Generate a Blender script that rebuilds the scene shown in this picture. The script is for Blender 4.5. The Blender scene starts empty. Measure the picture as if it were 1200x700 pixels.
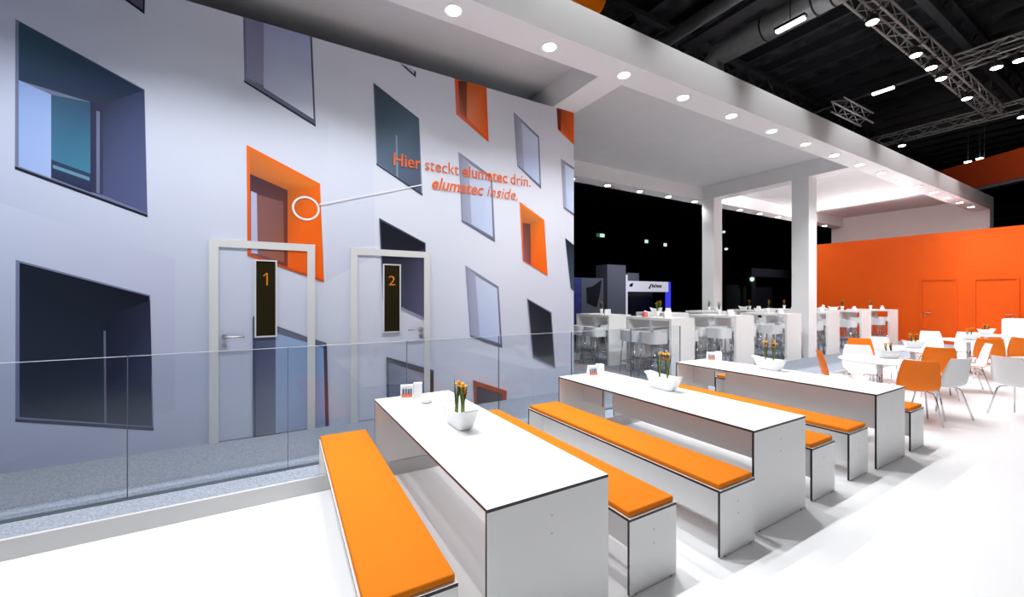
import bpy, bmesh, math, random
from mathutils import Vector, Matrix
random.seed(7)
scn = bpy.context.scene
COL = scn.collection
PI = math.pi
ORD = ['first','second','third','fourth','fifth','sixth','seventh','eighth','ninth','tenth','eleventh','twelfth',
       'thirteenth','fourteenth','fifteenth','sixteenth','seventeenth','eighteenth','nineteenth','twentieth']

# ------------------------------------------------------------------ camera
F, YAW, HY, CAMH = 480.0, math.radians(30.5), 348.0, 1.70
cam = bpy.data.cameras.new('camera')
cam.sensor_width = 36.0
cam.lens = 36.0 * F / 1200.0
cam.shift_y = -(350.0 - HY) / 1200.0
cam.clip_end = 300
co = bpy.data.objects.new('camera', cam)
COL.objects.link(co)
co.location = (0, 0, CAMH)
co.rotation_euler = (PI / 2, 0, -YAW)
scn.camera = co
FW = (math.sin(YAW), math.cos(YAW)); RT = (math.cos(YAW), -math.sin(YAW))
def on_y(px, py, y):
    """photo pixel -> (x, z) on the vertical plane at depth y"""
    t = (px - 600.0) / F
    ax = FW[0] + t * RT[0]; ay = FW[1] + t * RT[1]
    d = y / ay
    return ax * d, CAMH - d * (py - HY) / F

def lin(c):
    c = c / 255.0
    return c / 12.92 if c <= 0.04045 else ((c + 0.055) / 1.055) ** 2.4
def srgb(r, g, b): return (lin(r), lin(g), lin(b))

# ------------------------------------------------------------------ materials
def mat(name, col, rough=0.5, metal=0.0, spec=0.5, emit=None, es=0.0, noise=None, bump=None, nscale=200.0):
    m = bpy.data.materials.new(name); m.use_nodes = True
    nt = m.node_tree; b = nt.nodes['Principled BSDF']
    b.inputs['Base Color'].default_value = (*col, 1)
    b.inputs['Roughness'].default_value = rough
    b.inputs['Metallic'].default_value = metal
    b.inputs['Specular IOR Level'].default_value = spec
    if emit:
        b.inputs['Emission Color'].default_value = (*emit, 1)
        b.inputs['Emission Strength'].default_value = es
    if noise or bump:
        tc = nt.nodes.new('ShaderNodeTexCoord'); n = nt.nodes.new('ShaderNodeTexNoise')
        n.inputs['Scale'].default_value = nscale; n.inputs['Detail'].default_value = 3
        nt.links.new(tc.outputs['Object'], n.inputs['Vector'])
        if noise:
            r = nt.nodes.new('ShaderNodeValToRGB')
            a, c = 1 - noise, 1 + noise
            r.color_ramp.elements[0].position = 0.3; r.color_ramp.elements[1].position = 0.7
            r.color_ramp.elements[0].color = (*[min(1, v * a) for v in col], 1)
            r.color_ramp.elements[1].color = (*[min(1, v * c) for v in col], 1)
            nt.links.new(n.outputs['Fac'], r.inputs['Fac']); nt.links.new(r.outputs['Color'], b.inputs['Base Color'])
        if bump:
            bp = nt.nodes.new('ShaderNodeBump'); bp.inputs['Strength'].default_value = bump
            bp.inputs['Distance'].default_value = 0.002
            nt.links.new(n.outputs['Fac'], bp.inputs['Height']); nt.links.new(bp.outputs['Normal'], b.inputs['Normal'])
    return m
M = {}
M['floor'] = mat('white_floor', (0.84, 0.84, 0.85), 0.42, spec=0.35, noise=0.015, nscale=1.2)
M['carpet'] = mat('grey_carpet', srgb(146, 153, 165), 0.95, spec=0.1, noise=0.35, bump=0.5, nscale=90)
M['kerb'] = mat('kerb_white', (0.58, 0.58, 0.58), 0.5)
M['white'] = mat('white_paint', (0.85, 0.85, 0.85), 0.55, spec=0.3)
M['soffit'] = mat('canopy_fabric', (0.66, 0.66, 0.67), 0.8, spec=0.15, noise=0.02, nscale=3)
M['hpl'] = mat('white_laminate', (0.84, 0.84, 0.84), 0.35, spec=0.4)
M['edge'] = mat('black_laminate_core', (0.012, 0.012, 0.013), 0.45)
M['bar'] = mat('white_bar_laminate', (0.85, 0.845, 0.83), 0.4)
M['cushion'] = mat('orange_fabric', (0.70, 0.185, 0.008), 0.85, spec=0.15, bump=0.25, noise=0.04, nscale=400)
M['orange_wall'] = mat('orange_paint', (0.72, 0.088, 0.002), 0.55, spec=0.2, noise=0.02, nscale=2)
M['orange'] = mat('orange_plastic', (0.95, 0.205, 0.001), 0.4, spec=0.3)
M['white_plastic'] = mat('white_plastic', (0.84, 0.84, 0.84), 0.35, spec=0.45)
M['chrome'] = mat('chrome', (0.62, 0.63, 0.65), 0.18, metal=1.0)
M['steel'] = mat('brushed_steel', (0.55, 0.55, 0.56), 0.35, metal=1.0)
M['alu'] = mat('truss_aluminium', (0.42, 0.41, 0.39), 0.45, metal=0.6)
M['duct'] = mat('galvanised_duct', (0.78, 0.78, 0.79), 0.6, metal=0.0, noise=0.1, nscale=3)
M['black'] = mat('hall_black', (0.006, 0.006, 0.007), 0.9, spec=0.05)
M['roofdeck'] = mat('roof_deck', (0.07, 0.07, 0.075), 0.85, spec=0.1, noise=0.6, nscale=1.5)
M['purlin'] = mat('roof_steel', (0.07, 0.07, 0.078), 0.8)
M['hallfloor'] = mat('hall_floor', (0.05, 0.05, 0.055), 0.8)
M['can'] = mat('lamp_housing', (0.03, 0.03, 0.03), 0.5)
M['lens'] = mat('lamp_lens', (1, 1, 1), 0.4, emit=(1, 0.98, 0.95), es=25)
M['tube'] = mat('tube_lamp', (1, 1, 1), 0.4, emit=(0.95, 0.98, 1), es=6)
M['spotlens'] = mat('spot_lens', (1, 1, 1), 0.4, emit=(1, 0.97, 0.92), es=12)
M['ceramic'] = mat('white_ceramic', (0.83, 0.84, 0.85), 0.25, spec=0.5)
M['stem'] = mat('green_stem', srgb(92, 116, 40), 0.5, noise=0.25, nscale=60)
M['leaf'] = mat('green_leaf', srgb(70, 92, 36), 0.5)
M['petal'] = mat('orange_petal', srgb(250, 150, 20), 0.6)
M['petal_y'] = mat('yellow_petal', srgb(240, 190, 30), 0.6)
M['soil'] = mat('potting_soil', (0.05, 0.04, 0.03), 0.95)
M['frame'] = mat('door_frame_white', srgb(226, 228, 228), 0.45)
M['darkglass'] = mat('brown_tinted_glass', srgb(46, 40, 24), 0.12, spec=0.6)
M['letter'] = mat('orange_vinyl', srgb(235, 110, 50), 0.6)
M['numeral'] = mat('orange_numeral', srgb(225, 135, 30), 0.6)
M['vinyl_white'] = mat('white_vinyl', (0.88, 0.88, 0.88), 0.5)
M['paper'] = mat('white_card', (0.83, 0.83, 0.84), 0.6)
M['print_dark'] = mat('print_dark', srgb(90, 92, 110), 0.6)
M['print_light'] = mat('print_light', srgb(200, 202, 212), 0.6)
M['print_orange'] = mat('print_orange', srgb(214, 112, 74), 0.6)
M['red'] = mat('red_card', srgb(225, 110, 115), 0.6)
M['stand_grey'] = mat('stand_grey', srgb(120, 124, 138), 0.7)
M['stand_dark'] = mat('stand_dark', srgb(52, 52, 60), 0.7)
M['stand_blue'] = mat('stand_blue', srgb(70, 80, 160), 0.6, noise=0.25, nscale=3)
M['fascia'] = mat('lit_fascia', srgb(205, 205, 215), 0.6, emit=srgb(205, 205, 220), es=0.55)
M['bluelight'] = mat('blue_neon', srgb(40, 50, 200), 0.5, emit=srgb(60, 60, 220), es=0.8)
M['logo'] = mat('logo_dark', (0.01, 0.01, 0.015), 0.6)
M['exit'] = mat('exit_sign', srgb(200, 225, 210), 0.5, emit=srgb(205, 232, 215), es=0.9)
M['exit_green'] = mat('exit_green', srgb(40, 120, 80), 0.5, emit=srgb(40, 130, 85), es=0.5)
M['banner'] = mat('orange_banner', srgb(200, 70, 18), 0.7)
M['stage_blue'] = mat('dark_blue_cladding', srgb(34, 40, 52), 0.7)
M['pale_seat'] = mat('stool_white', (0.76, 0.77, 0.78), 0.4)

def glass_mat():
    m = bpy.data.materials.new('balustrade_glass'); m.use_nodes = True
    nt = m.node_tree; nt.nodes.clear()
    o = nt.nodes.new('ShaderNodeOutputMaterial'); mx = nt.nodes.new('ShaderNodeMixShader')
    t = nt.nodes.new('ShaderNodeBsdfTransparent'); t.inputs['Color'].default_value = (0.92, 0.937, 0.952, 1)
    g = nt.nodes.new('ShaderNodeBsdfGlossy'); g.inputs['Roughness'].default_value = 0.0
    g.inputs['Color'].default_value = (1, 1, 1, 1)
    fr = nt.nodes.new('ShaderNodeFresnel'); fr.inputs['IOR'].default_value = 1.5
    ge = nt.nodes.new('ShaderNodeNewGeometry'); iv = nt.nodes.new('ShaderNodeMath'); iv.operation = 'SUBTRACT'; iv.inputs[0].default_value = 1.0
    mu = nt.nodes.new('ShaderNodeMath'); mu.operation = 'MULTIPLY'
    nt.links.new(ge.outputs['Backfacing'], iv.inputs[1]); nt.links.new(fr.outputs[0], mu.inputs[0]); nt.links.new(iv.outputs[0], mu.inputs[1])
    nt.links.new(mu.outputs[0], mx.inputs[0]); nt.links.new(t.outputs[0], mx.inputs[1]); nt.links.new(g.outputs[0], mx.inputs[2])
    nt.links.new(mx.outputs[0], o.inputs['Surface'])
    return m
M['glass'] = glass_mat()
M['glass_edge'] = mat('polished_glass_edge', srgb(205, 215, 222), 0.2)
M['glass_joint'] = mat('dark_glass_joint', srgb(80, 88, 98), 0.4)

def print_mat():
    m = bpy.data.materials.new('facade_print'); m.use_nodes = True
    nt = m.node_tree; b = nt.nodes['Principled BSDF']
    a = nt.nodes.new('ShaderNodeAttribute'); a.attribute_name = 'print'
    nt.links.new(a.outputs['Color'], b.inputs['Base Color'])
    b.inputs['Roughness'].default_value = 0.6; b.inputs['Specular IOR Level'].default_value = 0.2
    return m
M['print'] = print_mat()

# ------------------------------------------------------------------ mesh builder
class MB:
    def __init__(s): s.v = []; s.f = []; s.m = []; s.mats = []; s.smooth = []
    def mi(s, m):
        if m not in s.mats: s.mats.append(m)
        return s.mats.index(m)
    def face(s, pts, m, sm=False):
        n = len(s.v); s.v += [tuple(p) for p in pts]; s.f.append(tuple(range(n, n + len(pts)))); s.m.append(s.mi(m)); s.smooth.append(sm)
    def box(s, x0, y0, z0, x1, y1, z1, m, thin=None, em=None):
        n = len(s.v)
        s.v += [(x0,y0,z0),(x1,y0,z0),(x1,y1,z0),(x0,y1,z0),(x0,y0,z1),(x1,y0,z1),(x1,y1,z1),(x0,y1,z1)]
        q = [((0,3,2,1),2),((4,5,6,7),2),((0,1,5,4),1),((2,3,7,6),1),((1,2,6,5),0),((3,0,4,7),0)]
        for f, ax in q:
            s.f.append(tuple(n + i for i in f)); s.m.append(s.mi(m if thin is None or ax == thin else em)); s.smooth.append(False)
        return s
    def rbox(s, x0, y0, z0, x1, y1, z1, r, m, seg=3):
        bm = bmesh.new(); bmesh.ops.create_cube(bm, size=1)
        for v in bm.verts: v.co = Vector(((x0+x1)/2+v.co.x*(x1-x0), (y0+y1)/2+v.co.y*(y1-y0), (z0+z1)/2+v.co.z*(z1-z0)))
        bmesh.ops.bevel(bm, geom=list(bm.edges), offset=r, segments=seg, affect='EDGES', profile=0.5)
        return s.add_bm(bm, m, True)
    def add_bm(s, bm, m, sm):
        n = len(s.v); bm.verts.index_update()
        s.v += [tuple(v.co) for v in bm.verts]
        for f in bm.faces:
            s.f.append(tuple(n + v.index for v in f.verts)); s.m.append(s.mi(m)); s.smooth.append(sm)
        bm.free(); return s
    def tube(s, pts, r, m, n=8, caps=True, rr=None):
        pts = [Vector(p) for p in pts]; rings = []
        up = Vector((0, 0, 1))
        prev = None
        for i, p in enumerate(pts):
            d = (pts[min(i+1, len(pts)-1)] - pts[max(i-1, 0)]).normalized()
            if prev is None:
                a = d.cross(up)
                if a.length < 1e-3: a = d.cross(Vector((1, 0, 0)))
            else:
                a = prev - d * prev.dot(d)
            a.normalize(); prev = a; b = d.cross(a)
            ri = rr[i] if rr else r
            st = len(s.v)
            for k in range(n):
                t = 2 * PI * k / n
                s.v.append(tuple(p + a * (math.cos(t) * ri) + b * (math.sin(t) * ri)))
            rings.append(st)
        mi = s.mi(m)
        for i in range(len(rings) - 1):
            for k in range(n):
                k2 = (k + 1) % n
                s.f.append((rings[i]+k, rings[i]+k2, rings[i+1]+k2, rings[i+1]+k)); s.m.append(mi); s.smooth.append(True)
        if caps:
            s.f.append(tuple(rings[0] + k for k in reversed(range(n)))); s.m.append(mi); s.smooth.append(False)
            s.f.append(tuple(rings[-1] + k for k in range(n))); s.m.append(mi); s.smooth.append(False)
        return s
    def lathe(s, prof, m, c=(0, 0, 0), n=24, sm=True):
        st = len(s.v)
        for r, z in prof:
            for k in range(n):
                t = 2 * PI * k / n
                s.v.append((c[0] + r * math.cos(t), c[1] + r * math.sin(t), c[2] + z))
        mi = s.mi(m)
        for i in range(len(prof) - 1):
            for k in range(n):
                k2 = (k + 1) % n; a = st + i * n; b = a + n
                s.f.append((a + k, a + k2, b + k2, b + k)); s.m.append(mi); s.smooth.append(sm)
        s.f.append(tuple(st + k for k in reversed(range(n)))); s.m.append(mi); s.smooth.append(False)
        e = st + (len(prof) - 1) * n
        s.f.append(tuple(e + k for k in range(n))); s.m.append(mi); s.smooth.append(False)
        return s
    def mesh(s, name):
        me = bpy.data.meshes.new(name); me.from_pydata(s.v, [], s.f)
        for m in s.mats: me.materials.append(m)
        me.polygons.foreach_set('material_index', s.m); me.polygons.foreach_set('use_smooth', s.smooth)
        me.update(); return me
    def build(s, name, parent=None, loc=None):
        o = bpy.data.objects.new(name, s.mesh(name)); COL.objects.link(o)
        if parent is not None: o.parent = parent
        if loc: o.location = loc
        return o

def tag(o, label=None, cat=None, group=None, kind=None):
    if label: o['label'] = label
    if cat: o['category'] = cat
    if group: o['group'] = group
    if kind: o['kind'] = kind
    return o
def thing(name, label, cat, loc=(0, 0, 0), rz=0.0, group=None):
    o = bpy.data.objects.new(name, None); COL.objects.link(o)
    o.empty_display_size = 0.1
    o.location = loc; o.rotation_euler = (0, 0, rz)
    return tag(o, label, cat, group)
def kids(o): return [c for c in COL.objects if c.parent == o]
def dup(root, label, loc, rz=0.0, group=None):
    r = root.copy(); COL.objects.link(r); r.location = loc; r.rotation_euler = (0, 0, rz)
    r['label'] = label
    if group: r['group'] = group
    for c in CH[root.name]:
        d = c.copy(); COL.objects.link(d); d.parent = r
        for g in CH.get(c.name, []):
            e = g.copy(); COL.objects.link(e); e.parent = d
    return r
CH = {}
def reg(root):
    CH[root.name] = kids(root)
    for c in CH[root.name]: CH[c.name] = kids(c)
def struct(mb, name, parent=None, label=None):
    o = mb.build(name, parent)
    if parent is None: tag(o, label, None, None, 'structure')
    return o

# ------------------------------------------------------------------ the setting: floors, platform, walls
ST0, ST1 = -7.0, 21.9
mb = MB(); mb.box(ST0, -7, -0.05, 24, 3.95, 0.0, M['floor']); struct(mb, 'floor', label='glossy white exhibition floor under the tables')
mb = MB(); mb.box(-14, -16, -0.12, 60, 36, -0.055, M['hallfloor']); struct(mb, 'floor_hall', label='dark concrete floor of the exhibition hall')
mb = MB(); mb.box(ST0, 3.95, -0.05, 19.3, 9.2, 0.13, M['carpet']); struct(mb, 'floor_platform', label='raised platform with grey speckled carpet behind the glass balustrade')
mb = MB(); mb.box(ST0, 3.925, 0.0, 19.3, 3.955, 0.133, M['kerb']); struct(mb, 'kerb', label='pale kerb along the front of the carpeted platform')

# hall shell
mb = MB(); mb.box(-14, 36, -0.1, 60, 36.3, 13, M['black']); struct(mb, 'wall_back', label='black far wall of the exhibition hall')
mb = MB(); mb.box(60, -16, -0.1, 60.3, 36, 13, M['black']); struct(mb, 'wall_right', label='black end wall of the exhibition hall')
mb = MB(); mb.box(-14.3, -16, -0.1, -14, 36, 13, M['black']); struct(mb, 'wall_left')
mb = MB(); mb.box(-14, -16.3, -0.1, 60, -16, 13, M['black']); struct(mb, 'wall_front')
mb = MB(); mb.box(-14, -16, 12.6, 60, 36, 12.9, M['roofdeck'])
x = -12.0
while x < 58:
    mb.box(x, -16, 12.2, x + 0.16, 36, 12.6, M['purlin']); x += 1.6
struct(mb, 'ceiling', label='dark ribbed hall roof above the stand')
for y in (-8, -2, 4.6, 10.6, 16.6, 24):
    mb = MB()
    mb.box(-14, y - .12, 11.1, 60, y + .12, 11.3, M['purlin']); mb.box(-14, y - .12, 12.0, 60, y + .12, 12.2, M['purlin'])
    x = -13.0; k = 0
    while x < 59:
        a, b = (11.3, 12.0) if k % 2 == 0 else (12.0, 11.3)
        mb.tube([(x, y, a), (x + .9, y, b)], 0.05, M['purlin'], 5); x += .9; k += 1
    struct(mb, 'beam_roof', label='dark lattice girder under the hall roof')

# white canopy: front beam, back beam, cross beams, ceilings, columns
ZB, ZT = 4.80, 5.28
BEAMX0 = -4.0
mb = MB(); mb.box(BEAMX0, 3.90, ZB, ST1, 4.35, ZT, M['white']); struct(mb, 'beam_front', label='long white canopy beam with a row of downlights')
mb = MB(); mb.box(BEAMX0, 8.20, ZB, ST1, 8.65, ZT, M['white']); struct(mb, 'beam_back', label='white back beam of the canopy above the bar tables')
mb = MB(); mb.box(3.97, 4.35, ZB, 4.42, 8.20, ZT, M['white']); struct(mb, 'beam_cross', label='white cross beam above the end of the printed wall')
mb = MB(); mb.box(11.93, 4.35, ZB, 12.40, 8.20, ZT, M['white']); struct(mb, 'beam_cross', label='white cross beam carried by the two columns')
mb = MB(); mb.box(BEAMX0, 4.35, ZB, BEAMX0 + .45, 8.20, ZT, M['white']); struct(mb, 'beam_cross')
mb = MB()
for a, b in ((BEAMX0 + .45, 3.97), (4.42, 11.93), (12.40, ST1)):
    mb.box(a, 4.35, 5.20, b, 8.20, ZT, M['soffit'])
struct(mb, 'ceiling_canopy', label='grey canopy ceiling panels between the white beams')
mb = MB(); mb.box(ST1, 3.90, 3.6, ST1 + .5, 8.65, ZT, M['white']); mb.box(ST1, 3.90, 0, ST1 + .5, 8.65, 3.6, M['white'])
struct(mb, 'wall_canopy_end', label='pale grey end panel of the canopy above the orange wall')
for y, lb in ((5.21, 'square white column nearer the glass, right of the bar tables'), (7.83, 'square white column behind the bar tables, under the back beam')):
    mb = MB(); mb.box(11.935, y, 0.13, 12.36, y + .40, ZB, M['white']); struct(mb, 'column', label=lb)

# orange wall with two flush doors
OX = 19.3
mb = MB(); mb.box(OX, -4, 0.0, OX + .2, 9.0, 3.84, M['orange_wall']); struct(mb, 'wall_orange', label='tall bright orange wall at the end of the stand')
for i, (y0, y1, zb, hy, lb) in enumerate(((4.14, 5.02, .13, 4.90, 'flush orange door with a steel handle, left one in the orange wall'),
                              (2.85, 3.78, 0.0, 2.98, 'flush orange door with a pale handle behind the white counter'))):
    mb = MB()
    zt = 2.29 + (0.02 if i == 0 else 0)
    for a, b, c, d in ((y0, y0 + .05, zb, zt), (y1 - .05, y1, zb, zt), (y0 + .05, y1 - .05, zt - .05, zt)):
        mb.box(OX - .04, a, c, OX, b, d, M['orange_wall'])
    o = struct(mb, 'door_%d' % (i + 3), label=lb)
    mb = MB(); mb.box(OX - .008, y0 + .055, zb + .01, OX, y1 - .055, zt - .055, M['orange_wall']); mb.build('door_leaf', o)
    mb = MB(); s = -1 if i == 0 else 1
    mb.tube([(OX - .008, hy, 1.16), (OX - .06, hy, 1.16), (OX - .06, hy + s * .15, 1.16)], .012, M['steel'], 8)
    mb.tube([(OX - .008, hy, 1.07), (OX - .03, hy, 1.07)], .022, M['steel'], 10)
    tag(mb.build('door_handle', o), 'brushed steel lever handle')

# ------------------------------------------------------------------ the printed wall
WY, WZ0, WZ1, WX0, WX1 = 5.42, 0.13, 4.80, -6.5, 4.40
mb = MB(); mb.box(WX0, WY, WZ0, WX1, WY + .14, WZ1, M['white'])
wall_print = struct(mb, 'wall_printed', label='tall white wall printed with a facade of slanted windows')

POLYS = []
def mp(pts, cols):
    if not isinstance(cols[0], (tuple, list)): cols = [cols] * len(pts)
    P_ = []
    for (px, py), c in zip(pts, cols):
        x, z = on_y(px, py, WY)
        P_.append((x, z, *srgb(*c)))
    POLYS.append(P_)
def wp(pts, cols):
    if not isinstance(cols[0], (tuple, list)): cols = [cols] * len(pts)
    POLYS.append([(x, z, *[v * .94 for v in srgb(*c)]) for (x, z), c in zip(pts, cols)])
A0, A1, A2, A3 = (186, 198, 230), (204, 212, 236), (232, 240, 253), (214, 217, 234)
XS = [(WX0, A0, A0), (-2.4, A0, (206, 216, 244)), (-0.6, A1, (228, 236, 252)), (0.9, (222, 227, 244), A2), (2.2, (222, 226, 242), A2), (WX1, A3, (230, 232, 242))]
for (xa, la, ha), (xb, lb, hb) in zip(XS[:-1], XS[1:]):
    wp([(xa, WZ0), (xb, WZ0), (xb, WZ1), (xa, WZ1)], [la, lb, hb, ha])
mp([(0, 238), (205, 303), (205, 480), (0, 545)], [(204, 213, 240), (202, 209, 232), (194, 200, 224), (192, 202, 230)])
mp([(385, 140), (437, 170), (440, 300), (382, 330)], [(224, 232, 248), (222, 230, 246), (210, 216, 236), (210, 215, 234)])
SILL, DK, LT = (40, 46, 62), (26, 32, 52), (168, 176, 205)
# upper left, deep window
mp([(18, 22), (169.5, 105), (173, 254), (17.5, 196)], (118, 128, 160))
mp([(22, 25), (169, 106), (120, 124), (22, 94)], [(52, 84, 104), (38, 54, 84), (48, 58, 80), (44, 66, 96)])
mp([(22, 94), (60, 111), (60, 209), (22, 195)], [(150, 180, 236), (156, 184, 238), (170, 192, 238), (160, 186, 240)])
mp([(60, 111), (106, 120), (107, 224), (60, 208)], [(58, 92, 122), (50, 84, 116), (70, 140, 170), (66, 130, 164)])
mp([(60, 187), (107, 204), (107, 226), (60, 208)], [(46, 66, 96), (46, 66, 96), (40, 48, 84), (40, 48, 84)])
mp([(62, 193), (105, 208), (105, 212), (62, 197)], (104, 150, 180))
mp([(106, 118), (121, 124), (121, 229), (106, 225)], [(44, 48, 76), (50, 54, 82), (62, 66, 100), (48, 52, 84)])
mp([(113, 130), (117, 131), (117, 227), (113, 226)], (112, 120, 154))
mp([(121, 122), (169, 106), (172.3, 250), (121, 229)], [(44, 56, 80), (64, 74, 112), (88, 98, 142), (78, 86, 126)])
mp([(17.5, 195), (173, 252), (173, 255), (17.5, 198.5)], (22, 26, 44))
# lower left dark window
mp([(18.5, 304.5), (176, 346), (180, 504), (18, 493)], (124, 134, 170))
mp([(23, 308), (175, 347.5), (178.5, 500), (23, 489)], [(20, 28, 46), (14, 18, 34), (58, 70, 96), (46, 58, 78)])
mp([(124, 372), (176, 352), (178, 440), (124, 470)], [(22, 26, 44), (38, 42, 66), (60, 66, 98), (40, 46, 72)])
mp([(121.5, 388), (124, 388), (125, 496), (122.5, 496)], (112, 122, 146))
mp([(18, 491), (180, 501), (180, 505), (18, 494.5)], (58, 68, 100))
# top fragment
mp([(143, -2), (170, -2), (169.5, 17)], (30, 30, 46)); mp([(148, -2), (168, -2), (167.5, 12)], (92, 92, 122))
# tall pale window under the canopy
mp([(284.5, 8), (365, 30), (370, 148), (286.5, 95)], [(110, 110, 140), (70, 74, 92), (92, 98, 122), (128, 134, 160)])
mp([(288, 12), (309, 20), (309, 100), (289, 92)], [(134, 134, 168), (128, 128, 164), (152, 158, 186), (150, 154, 186)])
mp([(309, 18), (363, 34), (367.5, 140), (309, 103)], [(160, 172, 210), (162, 176, 218), (218, 228, 246), (190, 200, 226)])
mp([(286, 94), (370, 146.5), (370, 149), (286, 96.5)], SILL)
mp([(468, 74), (487.5, 84), (487, 91)], (70, 72, 84)); mp([(473, 75.5), (485.5, 82), (485, 87)], (206, 206, 216))
# dark teal window
mp([(437.5, 97), (491, 139), (495, 229.5), (440.5, 193)], [(70, 82, 96), (84, 98, 118), (140, 150, 176), (206, 214, 232)])
mp([(439, 100), (490, 140.5), (493.5, 226), (441.5, 191)], [(58, 76, 88), (84, 108, 128), (82, 92, 118), (96, 116, 138)])
mp([(463.5, 158), (465.5, 159), (466.5, 208), (464.5, 207)], (140, 156, 176))
mp([(441, 191), (495, 227), (495, 230), (441, 193.5)], (62, 68, 86))
# orange window at the top
mp([(532.5, 90), (570, 103), (572.5, 167), (534.5, 134)], [(238, 90, 44), (226, 100, 34), (238, 92, 20), (236, 120, 96)])
mp([(537, 95), (547, 95), (547, 140), (538, 132)], [(96, 48, 40), (112, 52, 36), (176, 96, 70), (190, 120, 106)])
mp([(547, 96), (569, 103), (571, 162), (547, 138)], [(214, 96, 30), (226, 98, 26), (246, 98, 18), (240, 150, 104)])
# pale narrow windows
for q in (((601.5, 131), (631.5, 160), (634, 222), (606, 195)), ((537, 178), (576.5, 207), (580, 284), (541, 260)),
          ((545, 311), (584, 336), (588.5, 408), (551, 395)), ((657, 186), (673, 197), (673, 254), (660, 244))):
    (ax, ay), (bx, by), (cx, cy), (dx, dy) = q
    L = lambda u, v: ((ax*(1-u)+bx*u)*(1-v)+(dx*(1-u)+cx*u)*v, (ay*(1-u)+by*u)*(1-v)+(dy*(1-u)+cy*u)*v)
    mp(q, [(150, 154, 176), (120, 126, 150), (112, 118, 140), (128, 134, 158)])
    mp([L(.03, .02), L(.3, .05), L(.3, .95), L(.03, .97)], [(150, 154, 178), (168, 172, 196), (166, 172, 200), (156, 162, 190)])
    mp([L(.3, .06), L(.95, .05), L(.94, .94), L(.3, .95)], [(196, 208, 232), (206, 218, 240), (196, 210, 240), (184, 198, 232)])
    mp([L(0, .975), L(1, .975), L(1, 1), L(0, 1)], (96, 102, 126))
# orange window at the right end
mp([(652, 125), (674, 132), (674, 172), (653.5, 152)], [(120, 56, 30), (220, 90, 30), (250, 100, 20), (236, 110, 50)])
mp([(653, 127), (657, 128), (657, 154), (653.5, 151)], (110, 52, 34))
# large orange window
mp([(289, 170), (375, 215.5), (379.5, 330), (290, 299)], [(240, 110, 30), (240, 110, 20), (244, 98, 14), (226, 92, 40)])
mp([(293, 176), (373, 218), (338, 223), (293, 204)], [(214, 118, 50), (232, 120, 30), (176, 92, 40), (180, 104, 60)])
mp([(293, 204), (337, 223), (337, 314), (294, 298)], [(70, 46, 56), (84, 44, 40), (126, 58, 46), (120, 90, 100)])
mp([(294, 224), (301, 227), (302, 298), (294.5, 297)], (186, 190, 222))
mp([(301, 228), (332, 237), (333, 308), (302, 298)], [(132, 88, 88), (124, 82, 78), (158, 92, 70), (150, 100, 96)])
mp([(337, 223), (374, 218), (378, 327), (337, 313)], [(178, 92, 30), (240, 108, 16), (252, 102, 10), (244, 100, 24)])
mp([(290, 297), (379.5, 328.5), (379.5, 331), (290, 300)], (206, 78, 34))
# dark window behind the second door
mp([(444, 255.5), (498.5, 285), (500, 377), (448, 352)], [(70, 76, 96), (60, 64, 84), (150, 156, 180), (150, 156, 180)])
mp([(445.5, 258.5), (497.5, 286), (498.5, 373), (449, 350)], [(14, 18, 30), (18, 20, 34), (92, 92, 122), (40, 42, 60)])
mp([(473, 300), (497, 292), (498, 372), (474, 362)], [(40, 42, 58), (62, 64, 86), (94, 96, 126), (70, 72, 98)])
# small orange window
mp([(608.5, 236.5), (637.5, 258), (641.5, 323.5), (612.5, 306)], [(246, 120, 40), (240, 116, 30), (246, 96, 16), (214, 86, 60)])
mp([(610.5, 241), (636, 258.5), (622, 263), (612, 262)], [(206, 120, 60), (214, 116, 46), (150, 92, 56), (170, 96, 50)])
mp([(612, 261), (621, 263), (622, 311), (614, 305)], [(110, 62, 44), (82, 50, 44), (130, 70, 64), (150, 88, 84)])
mp([(621, 263), (636.5, 259), (640, 320), (622, 311)], [(180, 98, 34), (236, 118, 30), (250, 104, 14), (240, 96, 20)])
# dark narrow windows on the right
mp([(617, 349.5), (646, 366), (650.5, 432), (624, 420)], (124, 130, 150)); mp([(618.5, 351.5), (645, 367), (649.5, 430), (625, 418)], [(34, 36, 46), (28, 30, 40), (64, 66, 76), (60, 62, 72)])
mp([(662, 279), (673, 288), (673, 342), (668.5, 338)], [(24, 30, 42), (30, 36, 48), (66, 84, 100), (60, 78, 96)])
# window behind door one, reaching the floor
mp([(296, 372), (382.5, 403), (385.5, 530), (296, 530)], [(90, 100, 130), (92, 100, 130), (104, 84, 104), (120, 126, 156)])
mp([(298, 376), (323, 386), (323, 530), (298, 530)], [(72, 84, 112), (88, 98, 128), (124, 132, 158), (118, 124, 150)])
mp([(323, 388), (379, 408), (382, 530), (323, 530)], [(160, 184, 222), (150, 178, 222), (168, 176, 210), (172, 188, 218)])
mp([(325, 384), (382.5, 402), (382.5, 408), (325, 391)], (108, 114, 136))
mp([(379, 405), (383, 405), (386, 530), (382, 530)], [(70, 74, 100), (70, 74, 100), (120, 66, 84), (120, 66, 84)])
mp([(297, 370), (299, 371), (300, 530), (298, 530)], (70, 78, 108))
# window behind door two, reaching the floor
mp([(452, 418), (508, 434), (508, 520), (454, 520)], (92, 96, 112))
mp([(455, 424), (503, 437), (503, 520), (456, 520)], [(128, 136, 160), (150, 154, 176), (120, 132, 152), (104, 118, 142)])
mp([(452, 418), (508, 434), (508, 441), (452, 424)], (86, 90, 104)); mp([(503, 436), (508, 436), (508, 520), (504, 520)], (60, 62, 76))
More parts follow.
